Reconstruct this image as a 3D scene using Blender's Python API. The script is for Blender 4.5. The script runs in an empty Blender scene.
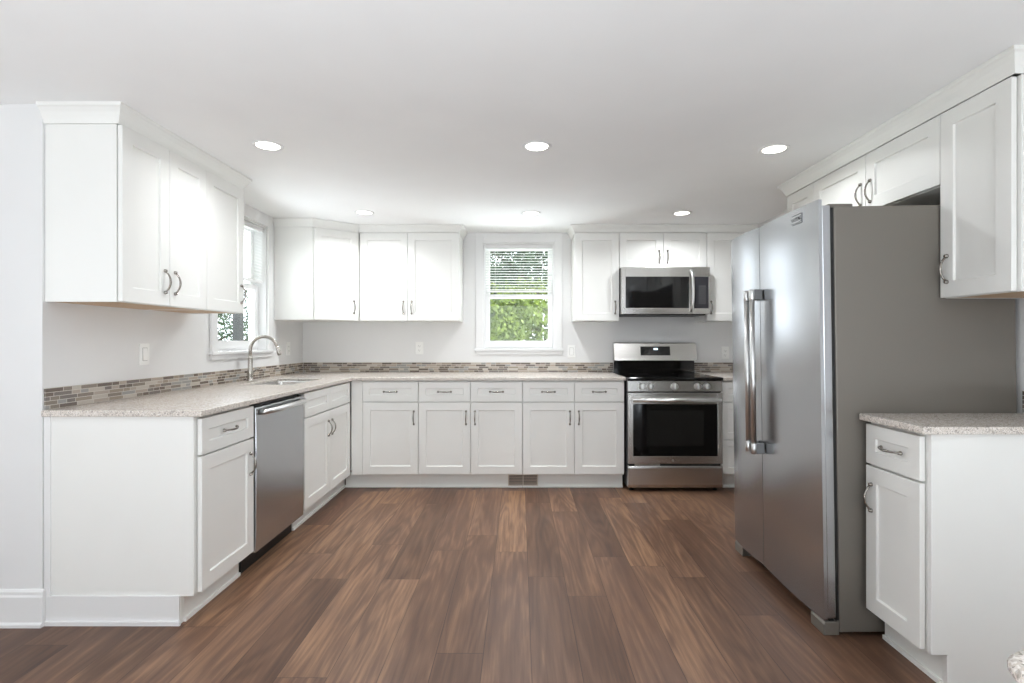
import bpy, bmesh, math, random
from mathutils import Vector, Matrix
C = bpy.context.scene.collection
PI = math.pi
random.seed(7)

# ------------------------------------------------------------------ camera, world, lights, exposure
F_PX = 523.5
cam_d = bpy.data.cameras.new('camera')
cam_d.sensor_width = 36.0
cam_d.lens = F_PX * 36.0 / 1024.0
cam_d.shift_x = -7.8 / 1024.0
cam_d.shift_y = -1.0 / 1024.0
cam_d.clip_start = 0.05
cam = bpy.data.objects.new('camera', cam_d)
cam.location = (0, 0, 1.206)
cam.rotation_euler = (PI / 2, 0, 0)
C.objects.link(cam)
sc = bpy.context.scene
sc.camera = cam
sc.view_settings.view_transform = 'Standard'
sc.view_settings.look = 'None'
sc.view_settings.gamma = 1.0
sc.view_settings.use_curve_mapping = False
sc.view_settings.exposure = 0.25
sc.cycles.use_denoising = True
sc.cycles.max_bounces = 12
sc.cycles.diffuse_bounces = 8
sc.cycles.glossy_bounces = 6
sc.cycles.sample_clamp_indirect = 6.0
sc.cycles.caustics_reflective = False
sc.cycles.caustics_refractive = False

world = bpy.data.worlds.new('sky')
sc.world = world
world.use_nodes = True
wb = world.node_tree.nodes['Background']
wb.inputs['Color'].default_value = (0.86, 0.93, 1.0, 1)
wb.inputs['Strength'].default_value = 3.2

def area(name, loc, rot, sx, sy, power, color=(1, 1, 1), spread=PI, shape='RECTANGLE'):
    d = bpy.data.lights.new(name, 'AREA')
    d.shape = shape; d.size = sx; d.size_y = sy; d.energy = power; d.color = color; d.spread = spread
    o = bpy.data.objects.new(name, d); o.location = loc; o.rotation_euler = rot
    C.objects.link(o); return o

sun_d = bpy.data.lights.new('sun', 'SUN'); sun_d.energy = 5.0; sun_d.angle = 0.01; sun_d.color = (1, 0.95, 0.86)
sun = bpy.data.objects.new('sun', sun_d); sun.rotation_euler = (math.radians(22), math.radians(42), 0); C.objects.link(sun)
# added lamps stand in for daylight at assumed windows behind and left
area('rear_daylight_fill', (-0.05, -3.42, 1.5), (PI / 2, 0, 0), 1.6, 1.2, 22, (0.89, 0.955, 1.0))
area('side_daylight_fill', (-5.42, -1.8, 1.5), (PI / 2, 0, -PI / 2), 1.2, 1.2, 4, (0.88, 0.95, 1.0))
# added fill lamps angled upwards, mainly to brighten the ceiling
area('floor_uplight_fill', (0.0, -0.75, 0.06), (PI, 0, 0), 3.4, 1.4, 138, (0.86, 0.94, 1.0))  # unseen lamp on the floor behind the camera, added to light the ceiling
area('side_uplight_fill', (-5.0, -0.6, 0.55), (PI / 2 + math.radians(82), 0, -PI / 2), 3.6, 0.9, 25, (0.88, 0.95, 1.0))  # added uplight indoors near the left side wall
area('back_sill_fill', (0.0, 5.75, 0.55), (-PI / 2 - math.radians(38), 0, 0), 1.6, 0.9, 80, (0.84, 0.93, 1.0))  # added lamp outdoors, hidden below the back window sill
area('sink_sill_fill', (-2.95, 3.83, 0.55), (PI / 2 + math.radians(38), 0, -PI / 2), 1.6, 0.9, 62, (0.84, 0.93, 1.0))  # extra lamp added outside, out of sight under the sink window

# room dimensions (metres; camera at the origin looking along +Y)
XL, XR, YB, ZC = -2.02, 2.05, 4.87, 2.205
YSTUB = 2.215                 # wall end that faces the camera at the left
XFL = -1.364                  # left base fronts
YFB = 4.227                   # back base fronts
XFR = 1.399                   # right base front
XUL, YUB, XUR = -1.691, 4.54, 1.71
ZT, ZS, ZTOE = 0.911, 0.8845, 0.118
ZU, ZD = 1.377, 2.127

CANS = [(-1.29, 2.68), (0.088, 2.69), (1.326, 2.73), (-1.212, 4.08), (0.088, 4.10), (1.27, 4.10)]
for i, (x, y) in enumerate(CANS):
    area('recessed_lamp', (x, y, ZC - 0.012), (0, 0, 0), 0.10, 0.10, 4.0 if y < 3 else 6.8, (0.95, 0.98, 1.0), math.radians(152), 'DISK')

# ------------------------------------------------------------------ mesh helpers
class MB:
    def __init__(self): self.v = []; self.f = []; self.s = []
    def add(self, vs, fs, smooth=False):
        n = len(self.v); self.v += [tuple(p) for p in vs]
        self.f += [tuple(i + n for i in f) for f in fs]; self.s += [smooth] * len(fs)
        return self
    def box(self, x0, x1, y0, y1, z0, z1):
        if x0 > x1: x0, x1 = x1, x0
        if y0 > y1: y0, y1 = y1, y0
        if z0 > z1: z0, z1 = z1, z0
        vs = [(x0,y0,z0),(x1,y0,z0),(x1,y1,z0),(x0,y1,z0),(x0,y0,z1),(x1,y0,z1),(x1,y1,z1),(x0,y1,z1)]
        return self.add(vs, [(0,3,2,1),(4,5,6,7),(0,1,5,4),(1,2,6,5),(2,3,7,6),(3,0,4,7)])
    def prism(self, poly, a0, a1, axis):
        """polygon extruded along an axis: 'x' poly=(y,z), 'y' poly=(x,z), 'z' poly=(x,y)"""
        def P(p, a): return {'x': (a, p[0], p[1]), 'y': (p[0], a, p[1]), 'z': (p[0], p[1], a)}[axis]
        n = len(poly)
        vs = [P(p, a0) for p in poly] + [P(p, a1) for p in poly]
        fs = [tuple(range(n)), tuple(range(2*n-1, n-1, -1))] + [(i, i+n, (i+1) % n + n, (i+1) % n) for i in range(n)]
        return self.add(vs, fs)
    def lathe(self, prof, origin=(0,0,0), axis='z', n=20, smooth=True):
        """prof: list of (radius, height)"""
        vs = []
        for r, h in prof:
            for k in range(n):
                a = 2*PI*k/n; c, s = r*math.cos(a), r*math.sin(a)
                p = {'z': (c, s, h), 'y': (c, h, s), 'x': (h, c, s)}[axis]
                vs.append((p[0]+origin[0], p[1]+origin[1], p[2]+origin[2]))
        fs = []
        for i in range(len(prof)-1):
            for k in range(n):
                fs.append((i*n+k, i*n+(k+1) % n, (i+1)*n+(k+1) % n, (i+1)*n+k))
        self.add(vs, fs, smooth)
        m = len(prof)
        n0 = len(self.v) - len(vs)
        self.f.append(tuple(n0 + k for k in range(n-1, -1, -1))); self.s.append(False)
        self.f.append(tuple(n0 + (m-1)*n + k for k in range(n))); self.s.append(False)
        return self
    def tube(self, pts, radii, n=10, smooth=True):
        pts = [Vector(p) for p in pts]
        if not isinstance(radii, (list, tuple)): radii = [radii]*len(pts)
        T = []
        for i in range(len(pts)):
            a = pts[max(0, i-1)]; b = pts[min(len(pts)-1, i+1)]
            T.append((b-a).normalized())
        ref = Vector((0,0,1)) if abs(T[0].z) < 0.9 else Vector((1,0,0))
        u = T[0].cross(ref).normalized()
        vs = []
        for i, p in enumerate(pts):
            u = (u - T[i]*u.dot(T[i])).normalized(); w = T[i].cross(u)
            for k in range(n):
                a = 2*PI*k/n
                vs.append(p + (u*math.cos(a) + w*math.sin(a))*radii[i])
        fs = []
        for i in range(len(pts)-1):
            for k in range(n):
                fs.append((i*n+k, i*n+(k+1) % n, (i+1)*n+(k+1) % n, (i+1)*n+k))
        self.add(vs, fs, smooth)
        n0 = len(self.v) - len(vs); m = len(pts)
        self.f.append(tuple(n0 + k for k in range(n-1, -1, -1))); self.s.append(False)
        self.f.append(tuple(n0 + (m-1)*n + k for k in range(n))); self.s.append(False)
        return self
    def build(self, name, mat, parent=None, bevel=0, segs=2, rebase=False):
        me = bpy.data.meshes.new(name)
        vs = self.v
        base = Vector((0, 0, 0))
        if rebase:
            xs = [p[0] for p in vs]; ys = [p[1] for p in vs]; zs = [p[2] for p in vs]
            base = Vector(((min(xs)+max(xs))/2, (min(ys)+max(ys))/2, min(zs)))
            vs = [(p[0]-base.x, p[1]-base.y, p[2]-base.z) for p in vs]
        me.from_pydata(vs, [], self.f)
        bm = bmesh.new(); bm.from_mesh(me)
        bmesh.ops.recalc_face_normals(bm, faces=bm.faces)
        bm.to_mesh(me); bm.free()
        for p, s in zip(me.polygons, self.s): p.use_smooth = s
        me.materials.append(mat)
        o = bpy.data.objects.new(name, me); o.location = base
        C.objects.link(o)
        if parent is not None: o.parent = parent
        if bevel:
            b = o.modifiers.new('edge', 'BEVEL'); b.width = bevel; b.segments = segs
            b.limit_method = 'ANGLE'; b.angle_limit = math.radians(40)
        return o

def tag(o, label=None, cat=None, group=None, kind=None):
    if label: o['label'] = label
    if cat: o['category'] = cat
    if group: o['group'] = group
    if kind: o['kind'] = kind
    return o
def thing(name, label, cat, loc=(0,0,0), rz=0, group=None):
    o = bpy.data.objects.new(name, None); o.empty_display_size = 0.1
    o.location = loc; o.rotation_euler = (0, 0, rz); C.objects.link(o)
    return tag(o, label, cat, group)
def struct(name, loc=(0,0,0), label=None):
    o = bpy.data.objects.new(name, None); o.location = loc; C.objects.link(o)
    return tag(o, label, None, None, 'structure')
def copy_tree(o, parent=None):
    c = o.copy(); C.objects.link(c)
    if parent is not None: c.parent = parent
    for ch in list(o.children): copy_tree(ch, c)
    return c

# ------------------------------------------------------------------ materials
def lin(c):
    return tuple((x/255/12.92) if x/255 <= 0.04045 else ((x/255+0.055)/1.055)**2.4 for x in c)
def newmat(name):
    m = bpy.data.materials.new(name); m.use_nodes = True
    nt = m.node_tree; b = nt.nodes['Principled BSDF']
    return m, nt, b
class NT:
    def __init__(self, nt): self.nt = nt
    def node(self, t, **kw):
        n = self.nt.nodes.new(t)
        for k, v in kw.items(): setattr(n, k, v)
        return n
    def link(self, a, b): self.nt.links.new(a, b)
    def put(self, sock, v):
        if hasattr(v, 'is_linked') or hasattr(v, 'links'): self.link(v, sock)
        else: sock.default_value = v
    def math(self, op, a, b=None, c=None):
        n = self.node('ShaderNodeMath', operation=op)
        self.put(n.inputs[0], a)
        if b is not None: self.put(n.inputs[1], b)
        if c is not None: self.put(n.inputs[2], c)
        return n.outputs[0]
    def coord(self, kind='Object'):
        return self.node('ShaderNodeTexCoord').outputs[kind]
    def sep(self, v):
        n = self.node('ShaderNodeSeparateXYZ'); self.link(v, n.inputs[0]); return n.outputs
    def comb(self, x, y, z):
        n = self.node('ShaderNodeCombineXYZ')
        for i, v in enumerate((x, y, z)): self.put(n.inputs[i], v)
        return n.outputs[0]
    def noise(self, vec, scale, detail=2, rough=0.5, dist=0):
        n = self.node('ShaderNodeTexNoise')
        if vec is not None: self.link(vec, n.inputs['Vector'])
        n.inputs['Scale'].default_value = scale; n.inputs['Detail'].default_value = detail
        n.inputs['Roughness'].default_value = rough; n.inputs['Distortion'].default_value = dist
        return n.outputs[0]
    def white(self, vec):
        n = self.node('ShaderNodeTexWhiteNoise', noise_dimensions='3D'); self.link(vec, n.inputs['Vector'])
        return n.outputs['Value']
    def ramp(self, fac, stops, interp='LINEAR'):
        n = self.node('ShaderNodeValToRGB'); n.color_ramp.interpolation = interp
        e = n.color_ramp.elements
        while len(e) < len(stops): e.new(0.5)
        for i, (p, c) in enumerate(stops):
            e[i].position = p; e[i].color = (*c, 1)
        self.link(fac, n.inputs[0]); return n.outputs[0]
    def mix(self, fac, a, b, blend='MIX'):
        n = self.node('ShaderNodeMix', data_type='RGBA', blend_type=blend)
        self.put(n.inputs[0], fac); self.put(n.inputs[6], a); self.put(n.inputs[7], b)
        return n.outputs[2]
    def scale(self, v, s):
        n = self.node('ShaderNodeMapping'); self.link(v, n.inputs[0]); n.inputs['Scale'].default_value = s
        return n.outputs[0]
    def bump(self, h, strength, dist, bsdf):
        n = self.node('ShaderNodeBump'); n.inputs['Strength'].default_value = strength
        n.inputs['Distance'].default_value = dist
        self.link(h, n.inputs['Height']); self.link(n.outputs[0], bsdf.inputs['Normal'])

def paint(name, rgb, rough=0.5, bump=0.0, bscale=200, spec=0.5):
    m, nt, b = newmat(name); N = NT(nt)
    c = lin(rgb)
    n = N.noise(N.coord(), 3.0, 2)
    col = N.ramp(n, [(0.3, tuple(x*0.985 for x in c)), (0.7, tuple(min(1, x*1.01) for x in c))])
    N.link(col, b.inputs['Base Color'])
    b.inputs['Roughness'].default_value = rough
    b.inputs['Specular IOR Level'].default_value = spec
    if bump:
        N.bump(N.noise(N.coord(), bscale, 3), bump, 0.001, b)
    return m
def metal(name, rgb, rough=0.3, brush=None, amt=0.08, bump=0.0, lo=0.93):
    """brush: scale vector of the brushed grain"""
    m, nt, b = newmat(name); N = NT(nt)
    b.inputs['Metallic'].default_value = 1.0
    c = lin(rgb)
    if brush:
        g = N.noise(N.scale(N.coord(), brush), 1.0, 3, 0.6)
        N.link(N.ramp(g, [(0.3, tuple(x*lo for x in c)), (0.7, c)]), b.inputs['Base Color'])
        N.link(N.math('MULTIPLY_ADD', g, amt*2, rough-amt), b.inputs['Roughness'])
        if bump: N.bump(g, bump, 0.0005, b)
    else:
        b.inputs['Base Color'].default_value = (*c, 1); b.inputs['Roughness'].default_value = rough
    return m
def plain(name, rgb, rough=0.5, metallic=0.0, spec=0.5, coat=0.0):
    m, nt, b = newmat(name)
    b.inputs['Base Color'].default_value = (*lin(rgb), 1); b.inputs['Roughness'].default_value = rough
    b.inputs['Metallic'].default_value = metallic; b.inputs['Specular IOR Level'].default_value = spec
    b.inputs['Coat Weight'].default_value = coat
    return m
def emit(name, rgb, strength):
    m, nt, b = newmat(name)
    b.inputs['Base Color'].default_value = (*lin(rgb), 1)
    b.inputs['Emission Color'].default_value = (*lin(rgb), 1); b.inputs['Emission Strength'].default_value = strength
    return m

def mat_floor():
    m, nt, b = newmat('plank_floor'); N = NT(nt)
    x, y, z = N.sep(N.coord())
    W, L = 0.183, 1.22
    xs = N.math('DIVIDE', N.math('SUBTRACT', x, 0.043), W)
    row = N.math('FLOOR', xs); fx = N.math('FRACT', xs)
    off = N.white(N.comb(row, 3.7, 1.1))
    ys = N.math('ADD', N.math('DIVIDE', y, L), N.math('MULTIPLY', off, 7.0))
    seg = N.math('FLOOR', ys); fy = N.math('FRACT', ys)
    pid = N.white(N.comb(row, seg, 5.3)); pid2 = N.white(N.comb(row, seg, 9.1))
    # grain, shifted from plank to plank
    gx = N.math('MULTIPLY_ADD', pid, 37.0, x); gy = N.math('MULTIPLY_ADD', pid2, 23.0, y)
    fine = N.noise(N.comb(N.math('MULTIPLY', gx, 85.0), N.math('MULTIPLY', gy, 3.4), 0.0), 1.0, 4, 0.65)
    wide = N.noise(N.comb(N.math('MULTIPLY', gx, 11.0), N.math('MULTIPLY', gy, 1.1), 2.0), 1.0, 3, 0.55, 0.6)
    rn = N.noise(N.comb(N.math('MULTIPLY', gx, 5.5), N.math('MULTIPLY', gy, 0.55), 4.0), 1.0, 2, 0.5, 0.3)
    ring = N.math('MULTIPLY_ADD', N.math('SINE', N.math('MULTIPLY', rn, 75.0)), 0.5, 0.5)
    g = N.math('ADD', N.math('MULTIPLY', fine, 0.45), N.math('ADD', N.math('MULTIPLY', wide, 0.50), N.math('MULTIPLY', ring, 0.10)))
    t = N.math('ADD', g, N.math('MULTIPLY', N.math('SUBTRACT', pid, 0.5), 0.26))
    col = N.ramp(t, [(0.22, lin((68, 48, 38))), (0.42, lin((94, 69, 54))), (0.56, lin((114, 85, 67))), (0.76, lin((158, 122, 94)))])
    hue = N.mix(N.math('MULTIPLY', pid2, 0.36), col, (*lin((104, 79, 68)), 1))
    # joints
    ex = N.math('LESS_THAN', N.math('MINIMUM', fx, N.math('SUBTRACT', 1.0, fx)), 0.008)
    ey = N.math('LESS_THAN', N.math('MINIMUM', fy, N.math('SUBTRACT', 1.0, fy)), 0.0013)
    e = N.math('MAXIMUM', ex, ey)
    fin = N.mix(N.math('MULTIPLY', e, 0.62), hue, (*lin((44, 32, 27)), 1))
    N.link(fin, b.inputs['Base Color'])
    N.link(N.math('MULTIPLY_ADD', fine, 0.16, 0.30), b.inputs['Roughness'])
    b.inputs['Specular IOR Level'].default_value = 0.3
    N.bump(N.math('SUBTRACT', N.math('MULTIPLY', fine, 0.25), e), 0.25, 0.0012, b)
    return m
def mat_granite():
    m, nt, b = newmat('speckled_granite'); N = NT(nt)
    co = N.coord()
    v1 = N.node('ShaderNodeTexVoronoi'); N.link(co, v1.inputs['Vector']); v1.inputs['Scale'].default_value = 330
    v2 = N.node('ShaderNodeTexVoronoi'); N.link(co, v2.inputs['Vector']); v2.inputs['Scale'].default_value = 130
    s1 = N.sep(v1.outputs['Color'])[0]; s2 = N.sep(v2.outputs['Color'])[1]
    base = N.ramp(s1, [(0.0, lin((142, 137, 132))), (0.10, lin((196, 188, 180))), (0.35, lin((214, 207, 200))), (0.62, lin((230, 225, 220))), (0.85, lin((202, 192, 182)))], 'CONSTANT')
    spots = N.math('LESS_THAN', s2, 0.10)
    c2 = N.mix(N.math('MULTIPLY', spots, 0.55), base, (*lin((120, 112, 106)), 1))
    cloud = N.noise(co, 9, 3)
    fin = N.mix(N.math('MULTIPLY', cloud, 0.35), c2, (*lin((218, 207, 195)), 1))
    N.link(fin, b.inputs['Base Color'])
    b.inputs['Roughness'].default_value = 0.22
    return m
def mat_tile():
    m, nt, b = newmat('mosaic_tile'); N = NT(nt)
    x, y, z = N.sep(N.coord())
    H, L = 0.018, 0.046
    zs = N.math('DIVIDE', z, H); row = N.math('FLOOR', zs); fz = N.math('FRACT', zs)
    t = N.math('ADD', N.math('DIVIDE', x, L), N.math('MULTIPLY', N.white(N.comb(row, 1.3, 2.2)), 9.0))
    i1 = N.math('FLOOR', t); f1 = N.math('FRACT', t)
    t2 = N.math('DIVIDE', t, 2.0); i2 = N.math('FLOOR', t2); f2 = N.math('FRACT', t2)
    lng = N.math('GREATER_THAN', N.white(N.comb(i2, row, 4.4)), 0.38)
    idx = N.math('ADD', N.math('MULTIPLY', lng, N.math('ADD', i2, 500.0)), N.math('MULTIPLY', N.math('SUBTRACT', 1.0, lng), i1))
    r = N.white(N.comb(idx, row, 7.7))
    col = N.ramp(r, [(0.0, lin((92, 80, 72))), (0.20, lin((172, 160, 148))), (0.34, lin((126, 114, 104))), (0.50, lin((190, 182, 172))), (0.62, lin((148, 136, 122))), (0.74, lin((150, 150, 148))), (0.88, lin((108, 100, 96)))], 'CONSTANT')
    ed1 = N.math('MULTIPLY', N.math('MINIMUM', f1, N.math('SUBTRACT', 1.0, f1)), L)
    ed2 = N.math('MULTIPLY', N.math('MINIMUM', f2, N.math('SUBTRACT', 1.0, f2)), 2*L)
    ed = N.math('ADD', N.math('MULTIPLY', lng, ed2), N.math('MULTIPLY', N.math('SUBTRACT', 1.0, lng), ed1))
    ez = N.math('MULTIPLY', N.math('MINIMUM', fz, N.math('SUBTRACT', 1.0, fz)), H)
    g = N.math('LESS_THAN', N.math('MINIMUM', ed, ez), 0.0012)
    vary = N.mix(N.math('MULTIPLY', N.noise(N.coord(), 60, 3), 0.25), col, (*lin((170, 160, 148)), 1))
    N.link(N.mix(g, vary, (*lin((205, 198, 188)), 1)), b.inputs['Base Color'])
    N.link(N.math('MULTIPLY_ADD', g, 0.5, 0.2), b.inputs['Roughness'])
    N.bump(N.math('SUBTRACT', 1.0, g), 0.4, 0.001, b)
    return m
def mat_glass():
    m = bpy.data.materials.new('window_glass'); m.use_nodes = True
    nt = m.node_tree; nt.nodes.clear(); N = NT(nt)
    out = N.node('ShaderNodeOutputMaterial'); tr = N.node('ShaderNodeBsdfTransparent'); gl = N.node('ShaderNodeBsdfGlossy')
    gl.inputs['Roughness'].default_value = 0.02
    lw = N.node('ShaderNodeLayerWeight'); lw.inputs['Blend'].default_value = 0.5
    fr = N.math('MULTIPLY_ADD', N.math('POWER', lw.outputs['Facing'], 5.0), 0.5, 0.012)
    mx = N.node('ShaderNodeMixShader')
    N.link(fr, mx.inputs[0]); N.link(tr.outputs[0], mx.inputs[1]); N.link(gl.outputs[0], mx.inputs[2])
    N.link(mx.outputs[0], out.inputs[0])
    return m
def mat_leaf(name, c1, c2):
    m, nt, b = newmat(name); N = NT(nt)
    g = N.noise(N.coord(), 3.0, 3)
    N.link(N.ramp(g, [(0.3, lin(c1)), (0.7, lin(c2))]), b.inputs['Base Color'])
    b.inputs['Roughness'].default_value = 0.5
    return m
def mat_blind():
    m = bpy.data.materials.new('blind_slat'); m.use_nodes = True
    nt = m.node_tree; nt.nodes.clear(); N = NT(nt)
    out = N.node('ShaderNodeOutputMaterial'); d = N.node('ShaderNodeBsdfDiffuse'); t = N.node('ShaderNodeBsdfTranslucent'); mx = N.node('ShaderNodeMixShader')
    for q in (d, t): q.inputs['Color'].default_value = (*lin((242, 242, 240)), 1)
    mx.inputs[0].default_value = 0.5
    N.link(d.outputs[0], mx.inputs[1]); N.link(t.outputs[0], mx.inputs[2]); N.link(mx.outputs[0], out.inputs[0])
    return m

M = dict(
    cab=paint('cabinet_white', (235, 235, 232), 0.38),
    wall=paint('wall_paint', (227, 227, 227), 0.85, 0.05),
    ceil=paint('ceiling_paint', (243, 243, 243), 0.9, 0.05),
    trim=paint('trim_white', (232, 232, 232), 0.4),
    tan=paint('unfinished_birch', (188, 160, 130), 0.6),
    floor=mat_floor(), granite=mat_granite(), tile=mat_tile(), glass=mat_glass(), slat=mat_blind(),
    steel=metal('brushed_steel', (204, 202, 199), 0.26, (2, 2, 160), 0.02, 0, 0.97),
    steelv=metal('brushed_steel_upright', (187, 189, 192), 0.25, (160, 160, 1.0), 0.012, 0, 0.985),
    nickel=metal('satin_nickel', (150, 145, 139), 0.25),
    chrome=metal('faucet_nickel', (186, 181, 174), 0.27),
    mount=metal('mount_grey', (120, 120, 120), 0.35),
    bar=metal('polished_steel', (214, 214, 213), 0.28),
    fside=plain('fridge_side_grey', (124, 119, 112), 0.42, 0.35),
    black=plain('black_plastic', (18, 18, 18), 0.45),
    blackglass=plain('black_glass', (10, 10, 11), 0.06, 0, 0.6),
    greyglass=plain('keypad_grey', (46, 46, 50), 0.45, 0, 0.25),
    darkgrey=plain('dark_grey', (70, 70, 70), 0.4),
    key=plain('key_print', (190, 190, 190), 0.5),
    plate=paint('outlet_white', (240, 240, 238), 0.35),
    rim=plain('switch_gap_grey', (168, 168, 166), 0.5),
    lamp=emit('lamp_lens', (255, 250, 240), 6.0),
    led=emit('clock_digits', (220, 240, 255), 1.6),
    ground=paint('pale_ground', (190, 196, 170), 0.9),
    bark=paint('bark', (70, 58, 48), 0.9),
    post=paint('dark_post', (62, 64, 66), 0.8),
    leaf_a=mat_leaf('leaf_bright', (34, 54, 20), (128, 148, 56)),
    leaf_b=mat_leaf('leaf_deep', (26, 44, 32), (70, 94, 64)),
)

# ------------------------------------------------------------------ the setting
floor = MB().box(-5.5, XR, -3.5, YB, -0.05, 0).build('floor', M['floor']); tag(floor, kind='structure')
ceiling = MB().box(-5.62, XR + 0.14, -3.62, YB + 0.14, ZC, ZC + 0.1).build('ceiling', M['ceil']); tag(ceiling, kind='structure')

def wall_with_hole(name, axis, p0, p1, a0, a1, z0, z1, hole, mat):
    """wall slab between p0..p1 (thickness) along a0..a1, hole=(h0,h1,hz0,hz1)"""
    m = MB()
    h0, h1, hz0, hz1 = hole
    def bx(u0, u1, w0, w1):
        if u1 - u0 < 1e-6 or w1 - w0 < 1e-6: return
        if axis == 'x': m.box(u0, u1, p0, p1, w0, w1)
        else: m.box(p0, p1, u0, u1, w0, w1)
    bx(a0, h0, z0, z1); bx(h1, a1, z0, z1); bx(h0, h1, z0, hz0); bx(h0, h1, hz1, z1)
    return tag(m.build(name, mat), kind='structure')
WBX = (-0.346, 0.330); WLY = (3.468, 4.182); WZ = (1.125, 2.118)
wall_with_hole('wall_back', 'x', YB, YB + 0.14, XL - 0.14, XR + 0.14, 0, ZC, (*WBX, *WZ), M['wall'])
wall_with_hole('wall_left', 'y', XL - 0.14, XL, YSTUB, YB, 0, ZC, (*WLY, *WZ), M['wall'])
tag(MB().box(XR, XR + 0.14, -3.5, YB, 0, ZC).build('wall_right', M['wall']), kind='structure')
tag(MB().box(-5.5, XL - 0.14, YSTUB, YSTUB + 0.14, 0, ZC).build('wall_front', M['wall']), kind='structure')
wall_with_hole('wall_rear', 'x', -3.64, -3.5, -5.62, XR + 0.14, 0, ZC, (-0.8, 0.7, 0.9, 2.1), M['ceil'])
wall_with_hole('wall_side', 'y', -5.62, -5.5, -3.5, YSTUB + 0.14, 0, ZC, (-2.4, -1.2, 0.9, 2.1), M['ceil'])

def baseboard_poly(t=0.014, h=0.155):
    return [(0, 0), (-t - 0.008, 0), (-t - 0.008, 0.012), (-t, 0.02), (-t, h - 0.03), (-t + 0.004, h - 0.022), (-t + 0.004, h - 0.010), (-0.004, h), (0, h)]
bb = MB()
bb.prism([(YSTUB + p[0], p[1]) for p in baseboard_poly()], -5.5, XL + 0.012, 'x')
bb.box(XL + 0.0005, XL + 0.012, YSTUB + 0.0002, YSTUB + 0.0085, 0, 0.15)
tag(bb.build('baseboard_left', M['trim']), kind='structure')

# windows ---------------------------------------------------------------
def window(name, loc, rz, w, z0, z1, cas=0.062, top_extra=None):
    """double-hung window in local coords: x along the wall centred, y=0 wall face, +y outwards, room side is -y"""
    r = struct(name, loc); r.rotation_euler = (0, 0, rz)
    h = w / 2
    c = MB()
    ztop = min(z1 + 0.085, ZC - 0.002)
    c.box(-h - cas, -h + 0.006, -0.018, -0.0005, z0 + 0.0, ztop); c.box(h - 0.006, h + cas, -0.018, -0.0005, z0, ztop)
    c.box(-h + 0.006, h - 0.006, -0.018, -0.0005, z1 - 0.006, ztop)
    c.build('casing', M['trim'], r, 0.003)
    s = MB(); s.box(-h - cas - 0.012, h + cas + 0.012, -0.034, -0.0005, z0 - 0.014, z0 + 0.006)
    s.box(-h + 0.0005, h - 0.0005, -0.0005, 0.07, z0 - 0.0, z0 + 0.006)
    s.build('stool', M['trim'], r, 0.003)
    MB().box(-h - cas + 0.002, h + cas - 0.002, -0.016, -0.0005, z0 - 0.048, z0 - 0.0145).build('apron', M['trim'], r, 0.003)
    j = MB(); t = 0.018
    j.box(-h + 0.0005, -h + t, 0, 0.139, z0 + 0.0065, z1 - 0.0005); j.box(h - t, h - 0.0005, 0, 0.139, z0 + 0.0065, z1 - 0.0005)
    j.box(-h + t, h - t, 0, 0.139, z1 - t, z1 - 0.0005); j.box(-h + t, h - t, 0.071, 0.139, z0 + 0.0065, z0 + 0.02)
    j.build('jamb', M['trim'], r)
    zm = 1.622
    def sash(nm, y0, za, zb, rb, rt, st=0.045):
        m = MB(); a, b_ = -h + t + 0.001, h - t - 0.001
        m.box(a, a + st, y0, y0 + 0.03, za, zb); m.box(b_ - st, b_, y0, y0 + 0.03, za, zb)
        m.box(a + st, b_ - st, y0, y0 + 0.03, za, za + rb); m.box(a + st, b_ - st, y0, y0 + 0.03, zb - rt, zb)
        o = m.build(nm, M['trim'], r, 0.003)
        MB().box(a + st, b_ - st, y0 + 0.012, y0 + 0.017, za + rb, zb - rt).build('pane', M['glass'], o)
        return o
    sash('lower_sash', 0.062, z0 + 0.02 + 0.001, zm + 0.018, 0.058, 0.036)
    sash('upper_sash', 0.096, zm - 0.018, z1 - t - 0.001, 0.036, 0.04)
    return r
window('window_1', (XL, sum(WLY)/2, 0), PI/2, WLY[1]-WLY[0], *WZ)
window('window_2', (sum(WBX)/2, YB, 0), 0, WBX[1]-WBX[0], *WZ)

def blind(label, loc, rz, w):
    r = thing('window_blind', label, 'blind', loc, rz)
    h = w/2
    MB().box(-h, h, 0, 0.034, 0.405, 0.44).build('head_rail', M['trim'], r, 0.002)
    m = MB(); n = 16
    for i in range(n):
        z = 0.025 + i*(0.385/n); d = 0.0125; ang = math.radians(20)
        c_, s_ = d*math.cos(ang), d*math.sin(ang)
        m.prism([(0.017 - c_, z - s_), (0.017 + c_, z + s_), (0.017 + c_, z + s_ + 0.001), (0.017 - c_, z - s_ + 0.001)], -h + 0.004, h - 0.004, 'x')
    m.build('slats', M['slat'], r)
    MB().box(-h + 0.003, h - 0.003, 0.004, 0.03, 0.0, 0.016).build('bottom_rail', M['trim'], r, 0.002)
    for x in (-h*0.7, h*0.7):
        MB().tube([(x, 0.017, 0.01), (x, 0.017, 0.41)], 0.001, 5).build('ladder_cord', M['trim'], r)
    MB().tube([(-h + 0.03, 0.0, 0.40), (-h + 0.03, -0.004, 0.05), (-h + 0.03, -0.004, -0.06)], 0.0022, 6).build('tilt_wand', M['trim'], r)
    return r
blind('white slatted blind half lowered in the window above the sink', (XL - 0.018, sum(WLY)/2, WZ[1] - 0.46), PI/2, WLY[1]-WLY[0]-0.044)
blind('white slatted blind half lowered in the back wall window', (sum(WBX)/2, YB + 0.018, WZ[1] - 0.46), 0, WBX[1]-WBX[0]-0.044)

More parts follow.
